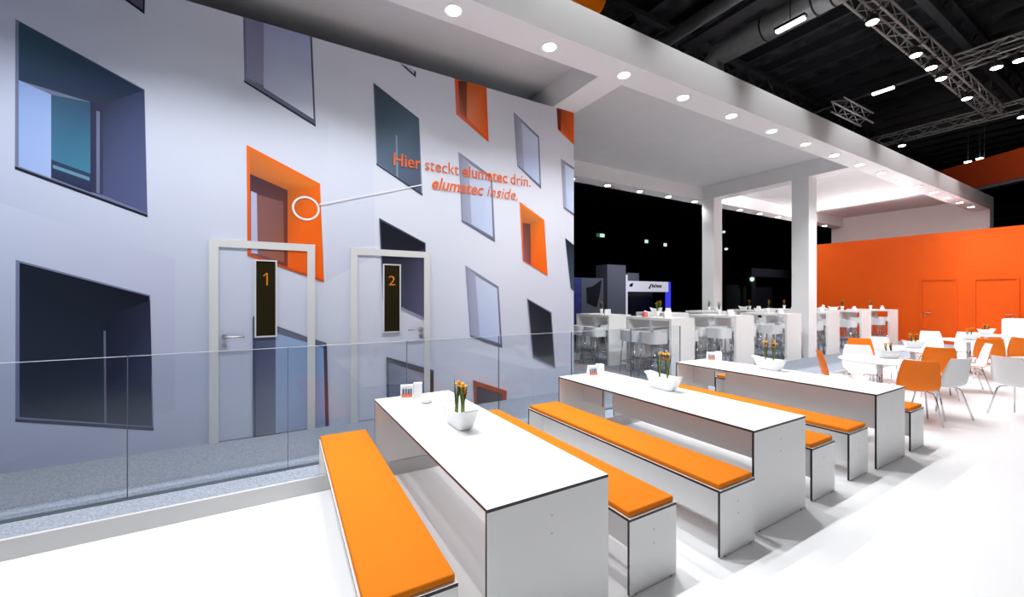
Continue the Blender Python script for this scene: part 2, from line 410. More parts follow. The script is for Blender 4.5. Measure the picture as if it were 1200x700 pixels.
# low brown window at the floor
mp([(554, 445.5), (593.5, 458), (592, 520), (558, 520)], [(168, 84, 62), (176, 84, 56), (150, 80, 60), (150, 80, 66)])
mp([(558, 452), (588, 462), (588, 520), (560, 520)], [(76, 70, 76), (98, 92, 92), (90, 86, 90), (80, 76, 84)])

def clip(poly, ax, lim, keep_le):
    out = []
    n = len(poly)
    ins = lambda p: p[ax] <= lim + 1e-9 if keep_le else p[ax] >= lim - 1e-9
    for i in range(n):
        a, b = poly[i], poly[(i + 1) % n]
        if ins(a): out.append(a)
        if ins(a) != ins(b):
            t = (lim - a[ax]) / (b[ax] - a[ax])
            out.append(tuple(u + (w - u) * t for u, w in zip(a, b)))
    return out
def clip_rect(poly, x0, x1, z0, z1):
    for ax, lim, le in ((0, x0, False), (0, x1, True), (1, z0, False), (1, z1, True)):
        if len(poly) < 3: return []
        poly = clip(poly, ax, lim, le)
    return poly if len(poly) >= 3 else []
def print_mesh(name, rect, yface, parent):
    v, f, c = [], [], []
    for k, p in enumerate(POLYS):
        p = clip_rect(p, *rect)
        if not p: continue
        ar = sum(p[i][0]*p[(i+1) % len(p)][1]-p[(i+1) % len(p)][0]*p[i][1] for i in range(len(p)))
        if ar < 0: p = p[::-1]
        n = len(v); y = yface - 0.00012 * (k + 1)
        v += [(q[0], y, q[1]) for q in p]; c += [q[2:] for q in p]; f.append(tuple(range(n, n + len(p))))
    me = bpy.data.meshes.new(name); me.from_pydata(v, [], f); me.materials.append(M['print'])
    at = me.color_attributes.new('print', 'FLOAT_COLOR', 'POINT')
    for i, q in enumerate(c): at.data[i].color = (*q, 1)
    o = bpy.data.objects.new(name, me); COL.objects.link(o); o.parent = parent
    return o
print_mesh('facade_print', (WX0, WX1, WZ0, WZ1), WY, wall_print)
PF = WY - 0.00012 * (len(POLYS) + 2)      # front face of the print

# text helper
def text_mesh(body, offset=0.0, shear=0.0):
    cu = bpy.data.curves.new('lettering', 'FONT'); cu.body = body; cu.size = 1.0; cu.offset = offset; cu.shear = shear
    cu.extrude = 0.004; cu.resolution_u = 3
    o = bpy.data.objects.new('lettering', cu); COL.objects.link(o)
    bpy.context.view_layer.update()
    me = bpy.data.meshes.new_from_object(o.evaluated_get(bpy.context.evaluated_depsgraph_get()))
    bpy.data.objects.remove(o); bpy.data.curves.remove(cu)
    return [tuple(v.co) for v in me.vertices], [tuple(p.vertices) for p in me.polygons], me
def lay_text(parent, name, runs, x0, x1, z0, h, y, m, gap=0.28):
    """runs of (text, offset, shear) set on one line between x0 and x1, each word a part; h = capital height"""
    parts = []; cur = 0.0
    for body, off, sh in runs:
        v, f, me = text_mesh(body, off, sh)
        a = min(p[0] for p in v); b = max(p[0] for p in v)
        parts.append(([(p[0] - a + cur, p[1], p[2]) for p in v], f)); cur += b - a + gap
        bpy.data.meshes.remove(me)
    tot = cur - gap; sx = (x1 - x0) / tot; sz = h / 0.70
    for v, f in parts:
        mb = MB()
        mb.v = [(x0 + p[0] * sx, y - p[2] * 0.5, z0 + p[1] * sz) for p in v]
        for q in f: mb.f.append(tuple(q)); mb.m.append(mb.mi(m)); mb.smooth.append(False)
        o = mb.build(name, parent)
    return o

# doors 1 and 2 in the printed wall
def wall_door(i, x0, x1, zt, plate, hx, sgn, lb):
    mb = MB(); w = 0.082; y0 = PF - 0.022
    mb.box(x0, y0, WZ0, x0 + w, WY, zt, M['frame']); mb.box(x1 - w, y0, WZ0, x1, WY, zt, M['frame'])
    mb.box(x0 + w, y0, zt - w, x1 - w, WY, zt, M['frame'])
    d = struct(mb, 'door_%d' % i, label=lb)
    lf = PF - 0.004
    mb = MB(); mb.box(x0 + w, lf, WZ0 + .012, x1 - w, WY - .001, zt - w, M['white']); leaf = mb.build('door_leaf', d)
    print_mesh('leaf_print', (x0 + w, x1 - w, WZ0 + .012, zt - w), lf, leaf)
    pf = lf - 0.00012 * (len(POLYS) + 2)
    a, b, c, e = plate
    mb = MB(); t = .016
    for q in ((a - t, c - t, a, e + t), (b, c - t, b + t, e + t), (a, c - t, b, c), (a, e, b, e + t)):
        mb.box(q[0], pf - .012, q[1], q[2], lf, q[3], M['frame'])
    gl = mb.build('vision_panel_frame', d)
    mb = MB(); mb.box(a, pf - .004, c, b, lf, e, M['darkglass']); tag(mb.build('vision_panel', d), 'dark brown glass strip')
    mb = MB(); cx = (a + b) / 2
    if i == 1:
        zb_, y_ = e - .27, pf - .006
        mb.box(cx + .004, y_, zb_, cx + .018, pf - .003, zb_ + .14, M['numeral'])
        mb.face([(cx + .004, y_, zb_ + .140), (cx - .026, y_, zb_ + .112), (cx - .026, y_, zb_ + .098), (cx + .004, y_, zb_ + .122)], M['numeral'])
        nm = mb.build('door_number', d)
    else:
        nm = lay_text(d, 'door_number', [('2', 0.0, 0)], cx - .042, cx + .042, e - .26, .125, pf - .006, M['numeral'])
    tag(nm, 'orange numeral %d' % i)
    mb = MB(); hz = 1.262
    mb.tube([(hx, lf, hz), (hx, pf - .05, hz), (hx + sgn * .19, pf - .05, hz)], .010, M['steel'], 10)
    mb.tube([(hx, lf, hz), (hx, pf - .008, hz)], .026, M['steel'], 14); mb.tube([(hx, lf, hz - .09), (hx, pf - .008, hz - .09)], .026, M['steel'], 14)
    tag(mb.build('door_handle', d), 'brushed steel lever handle')
    return pf
x, _ = on_y(263, 398, WY)
wall_door(1, -0.565, 0.455, 2.32, (-0.14, 0.047, 1.26, 2.10), x, 1, 'printed flush door numbered 1 in a white frame, left of door 2')
x, _ = on_y(493, 386, WY)
wall_door(2, 0.855, 1.875, 2.31, (1.262, 1.46, 1.25, 2.11), x, -1, 'printed flush door numbered 2 in a white frame')

# lettering and call-out on the printed wall
x0, z0 = on_y(461, 196, WY); x1, z1 = on_y(621, 217.5, WY)
lt = thing('wall_lettering', 'two lines of orange lettering on the printed wall right of the white ring', 'lettering')
B = 0.012
zl = (z0 + z1) / 2
lay_text(lt, 'word', [('Hier', B, 0), ('steckt', -.004, 0), ('elumatec', B, 0), ('drin.', -.004, 0)], x0, x1, zl, .165, PF - .003, M['letter'])
x0b, z0b = on_y(506, 222, WY); x1b, z1b = on_y(606, 234.5, WY)
lay_text(lt, 'word', [('elumatec', B, .25), ('inside.', -.004, .25)], x0b, x1b, (z0b + z1b) / 2, .165, PF - .003, M['letter'])
mb = MB()
cx, cz = on_y(358.5, 244.5, WY); rx = (on_y(374, 244, WY)[0] - on_y(343, 244, WY)[0]) / 2; n = 40
rzv = (on_y(358, 231, WY)[1] - on_y(358, 258, WY)[1]) / 2
for k in range(n):
    a, b = 2*PI*k/n, 2*PI*(k+1)/n; w = .016
    y = PF - .004
    q = [(cx+(rx-w)*math.cos(a), y, cz+(rzv-w)*math.sin(a)), (cx+(rx+w*.4)*math.cos(a), y, cz+(rzv+w*.4)*math.sin(a)),
         (cx+(rx+w*.4)*math.cos(b), y, cz+(rzv+w*.4)*math.sin(b)), (cx+(rx-w)*math.cos(b), y, cz+(rzv-w)*math.sin(b))]
    mb.face(q[::-1] if False else q, M['vinyl_white'])
la, lb_ = on_y(374, 240, WY), on_y(494, 217, WY)
mb.face([(la[0], PF-.004, la[1]-.008), (lb_[0], PF-.004, lb_[1]-.008), (lb_[0], PF-.004, lb_[1]+.008), (la[0], PF-.004, la[1]+.008)], M['vinyl_white'])
tag(mb.build('ring_sign'), 'white ring and pointer line on the big orange printed window', 'wall graphic')

# ------------------------------------------------------------------ glass balustrade
JX = [-0.954 + 1.092 * k for k in range(-4, 7)] + [5.60]
JX = [x for x in JX if x < 5.61]; JX = sorted(set(round(x, 3) for x in JX))
if JX[-1] - JX[-2] < .3: JX.pop(-2)
gi = 0
gt = 1.24
names = []
for a, b in zip(JX[:-1], JX[1:]):
    seen = b > -1.5
    g = thing('glass_panel', 'clear glass balustrade panel, %s from the left along the kerb' % ORD[gi] if seen else 'clear glass balustrade panel beyond the left edge', 'glass panel', (0, 0, 0), 0, 'glass balustrade panels')
    if seen: gi += 1
    mb = MB(); mb.box(a + .005, 4.240, 0.135, b - .005, 4.256, gt - .004, M['glass'])
    mb.build('pane', g)
    mb = MB(); mb.box(a + .005, 4.240, gt - .004, b - .005, 4.256, gt, M['glass_edge']); tag(mb.build('top_edge', g), 'bright polished top edge')
    mb = MB(); mb.box(b - .005, 4.241, 0.135, b - .001, 4.255, gt, M['glass_joint']); mb.build('joint_strip', g)
mb = MB(); mb.box(JX[0], 4.225, 0.130, JX[-1], 4.271, 0.136, M['glass_joint'])
tag(mb.build('balustrade_channel'), 'thin dark floor channel holding the glass balustrade panels', 'floor channel')

# ------------------------------------------------------------------ long tables and benches
T = 0.016
def screws(spots, y, parent):
    for x, z in spots:
        mb = MB(); mb.tube([(x, y, z), (x, y - .0015, z)], .006, M['steel'], 10); mb.build('screw', parent)
def make_table():
    r = thing('long_table', 'x', 'table', (0, 0, 0), 0, 'long white laminate tables')
    W, L, H = .735, 2.31, .74
    mb = MB(); mb.box(0, 0, H - T, W, L, H, M['hpl'], 2, M['edge']); mb.build('table_top', r)
    for y in (0, L - T):
        mb = MB(); mb.box(0, y, 0.006, W, y + T, H - T, M['hpl'], 1, M['edge']); p = mb.build('end_panel', r)
        if y == 0: screws([(.36, .62), (.36, .53)], 0, p)
        for x in (.07, W - .07):
            mb = MB(); mb.tube([(x, y + T/2, 0), (x, y + T/2, .01)], .010, M['edge'], 10); mb.build('foot', p)
    mb = MB(); mb.box(W/2 - T/2, T, .41, W/2 + T/2, L - .53, H - T, M['hpl'], 0, M['edge']); mb.build('centre_panel', r)
    mb = MB(); mb.box(W/2 - T/2, L - .37, .41, W/2 + T/2, L - T, H - T, M['hpl'], 0, M['edge']); mb.build('centre_panel', r)
    mb = MB(); mb.box(W/2 - T/2, L - .53, .63, W/2 + T/2, L - .37, H - T, M['hpl'], 0, M['edge']); mb.build('centre_bridge', r)
    reg(r); return r
def make_bench():
    r = thing('bench', 'x', 'bench', (0, 0, 0), 0, 'white laminate benches')
    W, L, H = .40, 2.29, .44
    mb = MB(); mb.box(0, 0, H - T, W, L, H, M['hpl'], 2, M['edge']); mb.build('bench_top', r)
    for y in (0, L - T):
        mb = MB(); mb.box(0, y, 0.006, W, y + T, H - T, M['hpl'], 1, M['edge']); p = mb.build('end_panel', r)
        if y == 0: screws([(.2, .33), (.2, .25)], 0, p)
        for x in (.05, W - .05):
            mb = MB(); mb.tube([(x, y + T/2, 0), (x, y + T/2, .01)], .009, M['edge'], 10); mb.build('foot', p)
    mb = MB(); mb.box(W/2 - T/2, T, .12, W/2 + T/2, L - T, H - T, M['hpl'], 0, M['edge']); mb.build('centre_panel', r)
    reg(r); return r
t0 = make_table(); b0 = make_bench()
TX = (0.838, 2.980, 5.120); TY = 1.645
TL = ('long white table nearest the camera, between the first and second bench from the left',
      'middle one of the three long white tables, between two orange-cushioned benches',
      'long white table beside the round tables, farthest of the three from the camera')
for i, x in enumerate(TX):
    if i == 0: t0['label'] = TL[0]; t0.location = (x, TY, 0)
    else: dup(t0, TL[i], (x, TY, 0))
BX = (0.312, 1.745, 2.506, 3.865, 4.585, 6.03)
WH = ('left side of the nearest long table', 'right side of the nearest long table', 'left side of the middle long table',
      'right side of the middle long table', 'left side of the farthest long table', 'right side of the farthest long table')
def make_cushion():
    mb = MB(); mb.rbox(.008, .012, 0, .392, 2.278, .036, .010, M['cushion'], 3)
    return mb.mesh('bench_cushion')
cm = make_cushion()
for i, x in enumerate(BX):
    y = (1.685, 1.655, 1.60, 1.66, 1.67, 1.645)[i]; rz = -.024 if i == 0 else 0
    if i == 0: b0['label'] = 'low white bench along the ' + WH[0]; b0.location = (x, y, 0); b0.rotation_euler = (0, 0, rz)
    else: dup(b0, 'low white bench along the ' + WH[i], (x, y, 0))
    c = bpy.data.objects.new('bench_cushion', cm); COL.objects.link(c); c.location = (x, y, .44); c.rotation_euler = (0, 0, rz)
    tag(c, 'flat orange cushion on the bench at the ' + WH[i], 'cushion', 'orange bench cushions')

# ------------------------------------------------------------------ table-top things
def boat(mb, L, W, H, m):
    """boat-shaped bowl: rectangular foot, flared pointed ends"""
    nu = 9; th = .008
    def ring(z, l, w, lift):
        pts = []
        for k in range(28):
            t = 2*PI*k/28; c, s = math.cos(t), math.sin(t)
            e = 0.38
            yy = l/2 * math.copysign(abs(c)**e, c); xx = w/2 * math.copysign(abs(s)**e, s)
            pts.append((xx, yy, z + lift * abs(yy/(l/2))**3))
        return pts
    rings = [ring(0, L*.52, W*.62, 0), ring(H*.1, L*.60, W*.72, 0), ring(H*.5, L*.74, W*.88, .0), ring(H*.85, L*.88, W*.98, .02), ring(H*.93, L, W, .028),
             ring(H*.93, L - .02, W - 2*th, .026), ring(H*.5, L*.74 - 2*th, W*.88 - 2*th, 0), ring(H*.45, L*.5, W*.5, 0)]
    st = len(mb.v)
    for r in rings: mb.v += r
    mi = mb.mi(m)
    for i in range(len(rings)-1):
        for k in range(28):
            a = st + i*28 + k; b = st + i*28 + (k+1) % 28
            mb.f.append((a, a+28, b+28, b)); mb.m.append(mi); mb.smooth.append(True)
    mb.f.append(tuple(st + k for k in range(28))); mb.m.append(mi); mb.smooth.append(False)
    e = st + (len(rings)-1)*28
    mb.f.append(tuple(e + k for k in reversed(range(28)))); mb.m.append(mi); mb.smooth.append(False)
def bloom(mb, p, r, m1, m2, n=6):
    p = Vector(p)
    for k in range(n):
        t = 2*PI*k/n + random.random()*.4
        d = Vector((math.cos(t), math.sin(t), .35)).normalized(); s = Vector((-math.sin(t), math.cos(t), 0))
        tip = p + d*r; mid = p + d*r*.55
        up = Vector((0, 0, r*.18))
        mb.face([p, mid + s*r*.28, tip, mid - s*r*.28], m1); mb.face([p + up*.2, mid - s*r*.28 - up, tip, mid + s*r*.28 - up], m1)
    mb.lathe([(r*.12, 0), (r*.26, r*.25), (r*.30, r*.55), (r*.22, r*.55)], m2, p, 8)
def bouquet(parent, spots, h, base, seed, m1, m2, r=.035, thick=.009, leaves=True):
    rnd = random.Random(seed)
    for (x, y) in spots:
        hh = h * rnd.uniform(.86, 1.05); lx, ly = rnd.uniform(-.02, .02), rnd.uniform(-.02, .02)
        pts = [(x, y, base), (x + lx*.3, y + ly*.3, base + hh*.5), (x + lx, y + ly, base + hh)]
        mb = MB(); mb.tube(pts, thick, M['stem'], 8, rr=[thick*1.15, thick, thick*.75]); st = mb.build('stem', parent)
        mb = MB(); bloom(mb, pts[-1], r, m1, m2)
        mb.build('flower', st)
        mb = MB(); q = (x + lx*1.2 + .012, y + ly, base + hh*.92); bloom(mb, (q[0], q[1], q[2] - .03), r*.8, M['petal'], m2, 5); mb.build('flower', st)
        if leaves:
            mb = MB()
            for k in range(3):
                t = rnd.uniform(0, 6.28); dx, dy = math.cos(t)*.05, math.sin(t)*.05
                a = Vector((x, y, base + hh*.15)); b = a + Vector((dx*.5, dy*.5, hh*.55)); c = a + Vector((dx, dy, hh*rnd.uniform(.95, 1.2)))
                w = Vector((-dy, dx, 0)).normalized()*.006
                mb.face([a - w, b - w*1.2, c, b + w*1.2], M['leaf']); mb.face([a - w, b + w*1.2, c, b - w*1.2], M['leaf'])
            mb.build('leaf_blades', st)
def boat_planter(x, y, z, label, seed, rz=0.0, s=1.0, h=.24, group='white boat-shaped planters', thick=.009):
    r = thing('boat_planter', label, 'planter', (x, y, z), rz, group)
    mb = MB(); boat(mb, .43*s, .165*s, .145*s, M['ceramic']); mb.build('bowl', r)
    mb = MB(); mb.lathe([(.050*s, 0), (.052*s, .012*s)], M['ceramic'], (0, 0, .05*s), 16); mb.build('pebble_bed', r)
    bouquet(r, [(0.004*s, -.045*s), (-.006*s, .05*s)], h, .062*s, seed, M['petal_y'], M['petal'], r=.042*s + .004, thick=thick)
    reg(r); return r
# bud stalks of the nearest planter stay closed and upright
boat_planter(1.21, 2.82, .74, 'white boat planter with two thick green stems on the nearest long table', 3, h=.26, thick=.014)
boat_planter(3.52, 2.87, .74, 'white boat planter with orange flowers on the middle long table', 5, h=.30)
boat_planter(5.67, 2.93, .74, 'white boat planter with orange flowers on the farthest long table', 9, h=.30)

def photo_card(x, y, z, label, rz, s=1.0):
    r = thing('photo_card', label, 'table card', (x, y, z), rz, 'table cards on the long tables')
    w, h = .105*s, .115*s
    mb = MB(); mb.box(-w/2, -.045*s, 0, w/2, .045*s, .006, M['paper']); mb.build('base', r)
    mb = MB()
    mb.face([(-w/2, -.04*s, .006), (w/2, -.04*s, .006), (w/2, -.008*s, h), (-w/2, -.008*s, h)], M['paper'])
    mb.face([(w/2, .04*s, .006), (-w/2, .04*s, .006), (-w/2, .008*s, h), (w/2, .008*s, h)], M['paper'])
    mb.face([(-w/2, -.008*s, h), (w/2, -.008*s, h), (w/2, .008*s, h), (-w/2, .008*s, h)], M['paper'])
    mb.face([(w/2, -.04*s, .006), (w/2, .04*s, .006), (w/2, .008*s, h), (w/2, -.008*s, h)], M['paper'])
    mb.face([(-w/2, .04*s, .006), (-w/2, -.04*s, .006), (-w/2, -.008*s, h), (-w/2, .008*s, h)], M['paper'])
    mb.build('card', r)
    mb = MB()
    def q(u0, v0, u1, v1, m, k):
        P_ = lambda u, v: (-w/2 + u*w, -.04*s + .032*s*v - .0008*k, .006 + (h - .006)*v)
        mb.face([P_(u0, v0), P_(u1, v0), P_(u1, v1), P_(u0, v1)], m)
    q(.07, .08, .93, .86, M['print_light'], 1); q(.07, .08, .93, .34, M['print_orange'], 2)
    for a, b in ((.14, .3), (.36, .5), (.55, .72), (.76, .9)): q(a, .3, b, .62 + .1*random.random(), M['print_dark'], 3)
    mb.build('picture', r)
    mb = MB(); mb.box(w/2 + .004, -.035*s, 0, w/2 + .075*s, .035*s, h*1.08, M['paper']); mb.build('napkin_block', r)
    return r
photo_card(1.115, 3.86, .74, 'photo card with white block at the far end of the nearest long table', -.3, 1.1)
photo_card(3.37, 3.80, .74, 'photo card with white block at the far end of the middle long table', -.35, 1.1)
photo_card(5.72, 3.80, .74, 'photo card with white block at the far end of the farthest long table', -.75, 1.1)
mb = MB(); mb.lathe([(.040, 0), (.052, .012), (.060, .040), (.056, .042), (.046, .014), (.02, .010)], M['ceramic'], (0, 0, 0), 28)
tag(mb.build('dish', None, (1.215, 3.60, .74)), 'small round white dish beside the photo card on the nearest table', 'dish')
mb = MB(); mb.rbox(-.022, -.022, 0, .022, .022, .05, .006, M['ceramic'], 3)
tag(mb.build('salt_pot', None, (1.225, 3.13, .74)), 'small white pot behind the planter on the nearest table', 'pot')

# ------------------------------------------------------------------ bar tables and stools
def make_bar_table():
    r = thing('bar_table', 'x', 'bar table', (0, 0, 0), 0, 'white bar tables')
    W, L, H, t = .70, 1.15, 1.15, .05
    mb = MB(); mb.box(0, 0, H - t, W, L, H, M['bar']); mb.build('table_top', r)
    for y in (0, L - t):
        mb = MB(); mb.box(0, y, 0, W, y + t, H - t, M['bar']); mb.build('end_panel', r)
    mb = MB(); mb.box(t, L*.45, H - .26, W - t, L*.45 + .03, H - t, M['bar']); mb.build('centre_panel', r)
    mb = MB(); mb.tube([(W*.3, t, .25), (W*.3, L - t, .25)], .014, M['steel'], 8); mb.tube([(W*.7, t, .25), (W*.7, L - t, .25)], .014, M['steel'], 8); mb.build('foot_rail', r)
    reg(r); return r
def make_stool():
    r = thing('bar_stool', 'x', 'bar stool', (0, 0, 0), 0, 'white bar stools')
    # seat faces +x; low curved back at -x
    mb = MB(); mb.rbox(-.19, -.20, .70, .19, .20, .755, .02, M['pale_seat'], 3); mb.build('seat', r)
    mb = MB(); n = 16; outer = []; inner = []
    for k in range(n + 1):
        a = PI*.36 + PI*1.28*k/n
        e = .5; c, sn = math.cos(a), math.sin(a)
        sx_, sy_ = math.copysign(abs(c)**e, c), math.copysign(abs(sn)**e, sn)
        outer.append((.215*sx_, .225*sy_)); inner.append((.195*sx_, .205*sy_))
    for k in range(n):
        (ax, ay), (bx, by) = outer[k], outer[k+1]; (cx, cy), (dx, dy) = inner[k], inner[k+1]
        z0, z1 = .66, .88
        mb.face([(ax,ay,z0),(bx,by,z0),(bx,by,z1),(ax,ay,z1)][::-1], M['pale_seat'], True)
        mb.face([(cx,cy,z0),(dx,dy,z0),(dx,dy,z1),(cx,cy,z1)], M['pale_seat'], True)
        mb.face([(ax,ay,z1),(bx,by,z1),(dx,dy,z1),(cx,cy,z1)][::-1], M['pale_seat']); mb.face([(ax,ay,z0),(bx,by,z0),(dx,dy,z0),(cx,cy,z0)], M['pale_seat'])
    for k in (0, n):
        (ax, ay), (cx, cy) = outer[k], inner[k]; mb.face([(ax,ay,.66),(cx,cy,.66),(cx,cy,.88),(ax,ay,.88)], M['pale_seat'])
    mb.build('backrest', r)
    for sx in (-1, 1):
        for sy in (-1, 1):
            mb = MB(); mb.tube([(sx*.15, sy*.16, .71), (sx*.20, sy*.20, 0)], .014, M['chrome'], 8); mb.build('leg', r)
    mb = MB(); q = [(.185, .187), (.185, -.187), (-.185, -.187), (-.185, .187)]
    for k in range(4): mb.tube([(*q[k], .24), (*q[(k+1) % 4], .24)], .009, M['chrome'], 6)
    mb.build('footrest', r)
    reg(r); return r
bt0 = make_bar_table(); st0 = make_stool(); used = [False, False]
PZ = .13
BTX = [6.60 + 2.12*k for k in range(6)]
ROWS = ((5.20, 'front row by the glass'), (6.88, 'back row'))
SIDE = {(-1, 0): 'near left', (-1, 1): 'far left', (1, 0): 'near right', (1, 1): 'far right'}
def small_vase(x, y, z, label, seed):
    r = thing('bud_vase', label, 'vase', (x, y, z), 0, 'white bud vases on the bar tables')
    mb = MB(); mb.lathe([(.030, 0), (.034, .02), (.032, .06), (.050, .125), (.046, .125), (.028, .06), (.012, .05)], M['ceramic'], (0, 0, 0), 18); mb.build('vase', r)
    bouquet(r, [(.008, .0), (-.010, .008)], .24, .06, seed, M['petal_y'], M['petal'], r=.030, thick=.006)
def bar_card(x, y, z, label, rz):
    mb = MB(); w, h = .075, .13
    mb.face([(-w, -.05, 0), (w, -.05, 0), (w*.88, -.006, h), (-w*.88, -.006, h)], M['paper']); mb.face([(w, .05, 0), (-w, .05, 0), (-w*.88, .006, h), (w*.88, .006, h)], M['paper'])
    mb.face([(w, -.05, 0), (w, .05, 0), (w*.88, .006, h), (w*.88, -.006, h)], M['paper']); mb.face([(-w, .05, 0), (-w, -.05, 0), (-w*.88, -.006, h), (-w*.88, .006, h)], M['paper'])
    mb.face([(-w*.88, -.006, h), (w*.88, -.006, h), (w*.88, .006, h), (-w*.88, .006, h)], M['paper'])
    mb.face([(-w, -.05, 0), (-w, .05, 0), (w, .05, 0), (w, -.05, 0)], M['paper'])
    o = mb.build('tent_card', None, (x, y, z)); o.rotation_euler = (0, 0, rz)
    tag(o, label, 'table card', 'white tent cards on the bar tables')
def napkin_boat(x, y, z, label, rz):
    mb = MB(); boat(mb, .30, .13, .10, M['ceramic']); o = mb.build('boat_dish', None, (x, y, z)); o.rotation_euler = (0, 0, rz)
    tag(o, label, 'dish', 'white boat dishes on the bar tables')
for rw, (by, rn) in enumerate(ROWS):
    for k, bx in enumerate(BTX):
        which = '%s %s bar table' % (ORD[k], ('front-row', 'back-row')[rw])
        lb = 'tall white bar table, %s from the left in the %s' % (ORD[k], rn)
        if not used[0]: bt0['label'] = lb; bt0.location = (bx, by, PZ); used[0] = True
        else: dup(bt0, lb, (bx, by, PZ))
        for sx in (-1, 1):
            for j, yy in enumerate((.32, .83)):
                px = bx + .35 + sx*(.35 + .12); py = by + yy
                if rw == 1 and k == 2 and sx == 1 and j == 1: continue
                if rw == 0 and k == 2 and sx == 1 and False: continue
                lb = 'white low-back bar stool, %s of the %s' % (SIDE[(sx, j)], which)
                rz = 0 if sx < 0 else PI
                if not used[1]: st0['label'] = lb; st0.location = (px, py, PZ); st0.rotation_euler = (0, 0, rz); used[1] = True
                else: dup(st0, lb, (px, py, PZ), rz)
        zt = PZ + 1.15
        small_vase(bx + .33, by + .60, zt, 'small white vase with yellow flowers on the ' + which, 20 + k + rw*10)
        bar_card(bx + .20, by + .25, zt, 'white tent card on the ' + which, -.5 + .1*k)
        if (k + rw) % 2 == 0: napkin_boat(bx + .45, by + .88, zt, 'white boat dish on the ' + which, .3)
mb = MB(); mb.rbox(-.05, -.035, 0, .05, .035, .10, .006, M['red'], 2)
tag(mb.build('napkin_box', None, (BTX[0] + .12, 5.95, PZ + 1.15)), 'pale red napkin box on the first bar table behind the glass', 'box')

# ------------------------------------------------------------------ round tables and shell chairs
def make_round():
    r = thing('round_table', 'x', 'table', (0, 0, 0), 0, 'round white cafe tables')
    mb = MB(); mb.lathe([(.48, .715), (.50, .720), (.50, .735), (.49, .74)], M['hpl'], (0, 0, 0), 48); mb.build('table_top', r)
    mb = MB(); mb.lathe([(.036, .02), (.036, .715)], M['chrome'], (0, 0, 0), 20); mb.build('pedestal', r)
    mb = MB(); mb.lathe([(.24, 0), (.24, .008), (.10, .022), (.036, .03)], M['chrome'], (0, 0, 0), 36); mb.build('base', r)
    reg(r); return r
def make_chair(kind):
    outer, inner = (M['orange'], M['white_plastic']) if kind == 'A' else (M['white_plastic'], M['orange'])
    r = thing('shell_chair', 'x', 'chair', (0, 0, 0), 0, 'two-tone shell chairs')
    # profile along the shell, seat front (+y) to back top (-y): (y, z, half width, dish)
    prof = [(.215, .415, .175, .000), (.205, .432, .200, .000), (.16, .446, .212, .006), (.06, .446, .214, .012), (-.06, .438, .214, .016),
            (-.14, .436, .212, .018), (-.185, .450, .212, .020), (-.212, .490, .220, .022), (-.232, .56, .222, .026), (-.252, .66, .212, .026),
            (-.272, .76, .196, .022), (-.288, .83, .180, .018), (-.294, .858, .168, .016)]
    nu = 10; th = .011
    P_ = []
    for i, (y, z, w, d) in enumerate(prof):
        a = prof[max(i-1, 0)]; b = prof[min(i+1, len(prof)-1)]
        ty, tz = b[0]-a[0], b[1]-a[1]; l = math.hypot(ty, tz); ny, nz = tz/l, -ty/l   # towards the sitter
        row = []
        for k in range(nu+1):
            u = -1 + 2*k/nu
            lift = d * u*u * 1.6
            row.append((Vector((u*w, y + ny*lift, z + nz*lift)), Vector((0, ny, nz))))
        P_.append(row)
    mo, mi_ = MB(), MB()
    nv = len(prof)
    for i in range(nv-1):
        for k in range(nu):
            a, b, c, d = P_[i][k], P_[i][k+1], P_[i+1][k+1], P_[i+1][k]
            mi_.face([q[0] + q[1]*th*.5 for q in (a, b, c, d)], inner, True)
            mo.face([q[0] - q[1]*th*.5 for q in (d, c, b, a)], outer, True)
    def rim(a, b):
        mo.face([a[0]+a[1]*th*.5, b[0]+b[1]*th*.5, b[0]-b[1]*th*.5, a[0]-a[1]*th*.5], M['orange'])
    for k in range(nu): rim(P_[0][k], P_[0][k+1]); rim(P_[-1][k+1], P_[-1][k])
    for i in range(nv-1): rim(P_[i+1][0], P_[i][0]); rim(P_[i][nu], P_[i+1][nu])
    for m_, nm, lb in ((mo, 'outer_shell', 'orange outer side' if kind == 'A' else 'white outer side with orange rim'), (mi_, 'inner_shell', 'white inner side' if kind == 'A' else 'orange inner side')):
        o = m_.build(nm, r); tag(o, lb)
        bm = bmesh.new(); bm.from_mesh(o.data); bmesh.ops.remove_doubles(bm, verts=bm.verts, dist=.0005); bm.to_mesh(o.data); bm.free()
    for sx in (-1, 1):
        mb = MB(); mb.tube([(sx*.13, .10, .425), (sx*.165, .125, .412), (sx*.182, .14, .385), (sx*.225, .20, 0)], .0095, M['chrome'], 8); mb.build('leg', r)
        mb = MB(); mb.tube([(sx*.13, -.10, .418), (sx*.165, -.125, .408), (sx*.182, -.142, .38), (sx*.225, -.25, 0)], .0095, M['chrome'], 8); mb.build('leg', r)
    mb = MB()
    for sx in (-1, 1): mb.tube([(sx*.13, .11, .425), (sx*.13, -.11, .418)], .009, M['chrome'], 8)
    mb.tube([(-.13, 0, .42), (.13, 0, .42)], .009, M['chrome'], 8); mb.build('seat_frame', r)
    reg(r); return r
RT_POS = [(8.05, 2.55), (10.35, 2.80), (13.40, 2.70), (15.6, 2.85), (10.1, 1.12)]
RT_LB = ['round white cafe table just behind the farthest long table', 'round white cafe table, second from the long tables, boat planter on it',
         'round white cafe table, third from the long tables', 'round white cafe table farthest back, near the orange wall', 'round white cafe table at the right edge of the photo, beyond the pale-backed chair']
r0 = make_round()
for i, (x, y) in enumerate(RT_POS):
    if i == 0: r0['label'] = RT_LB[0]; r0.location = (x, y, 0)
    else: dup(r0, RT_LB[i], (x, y, 0))
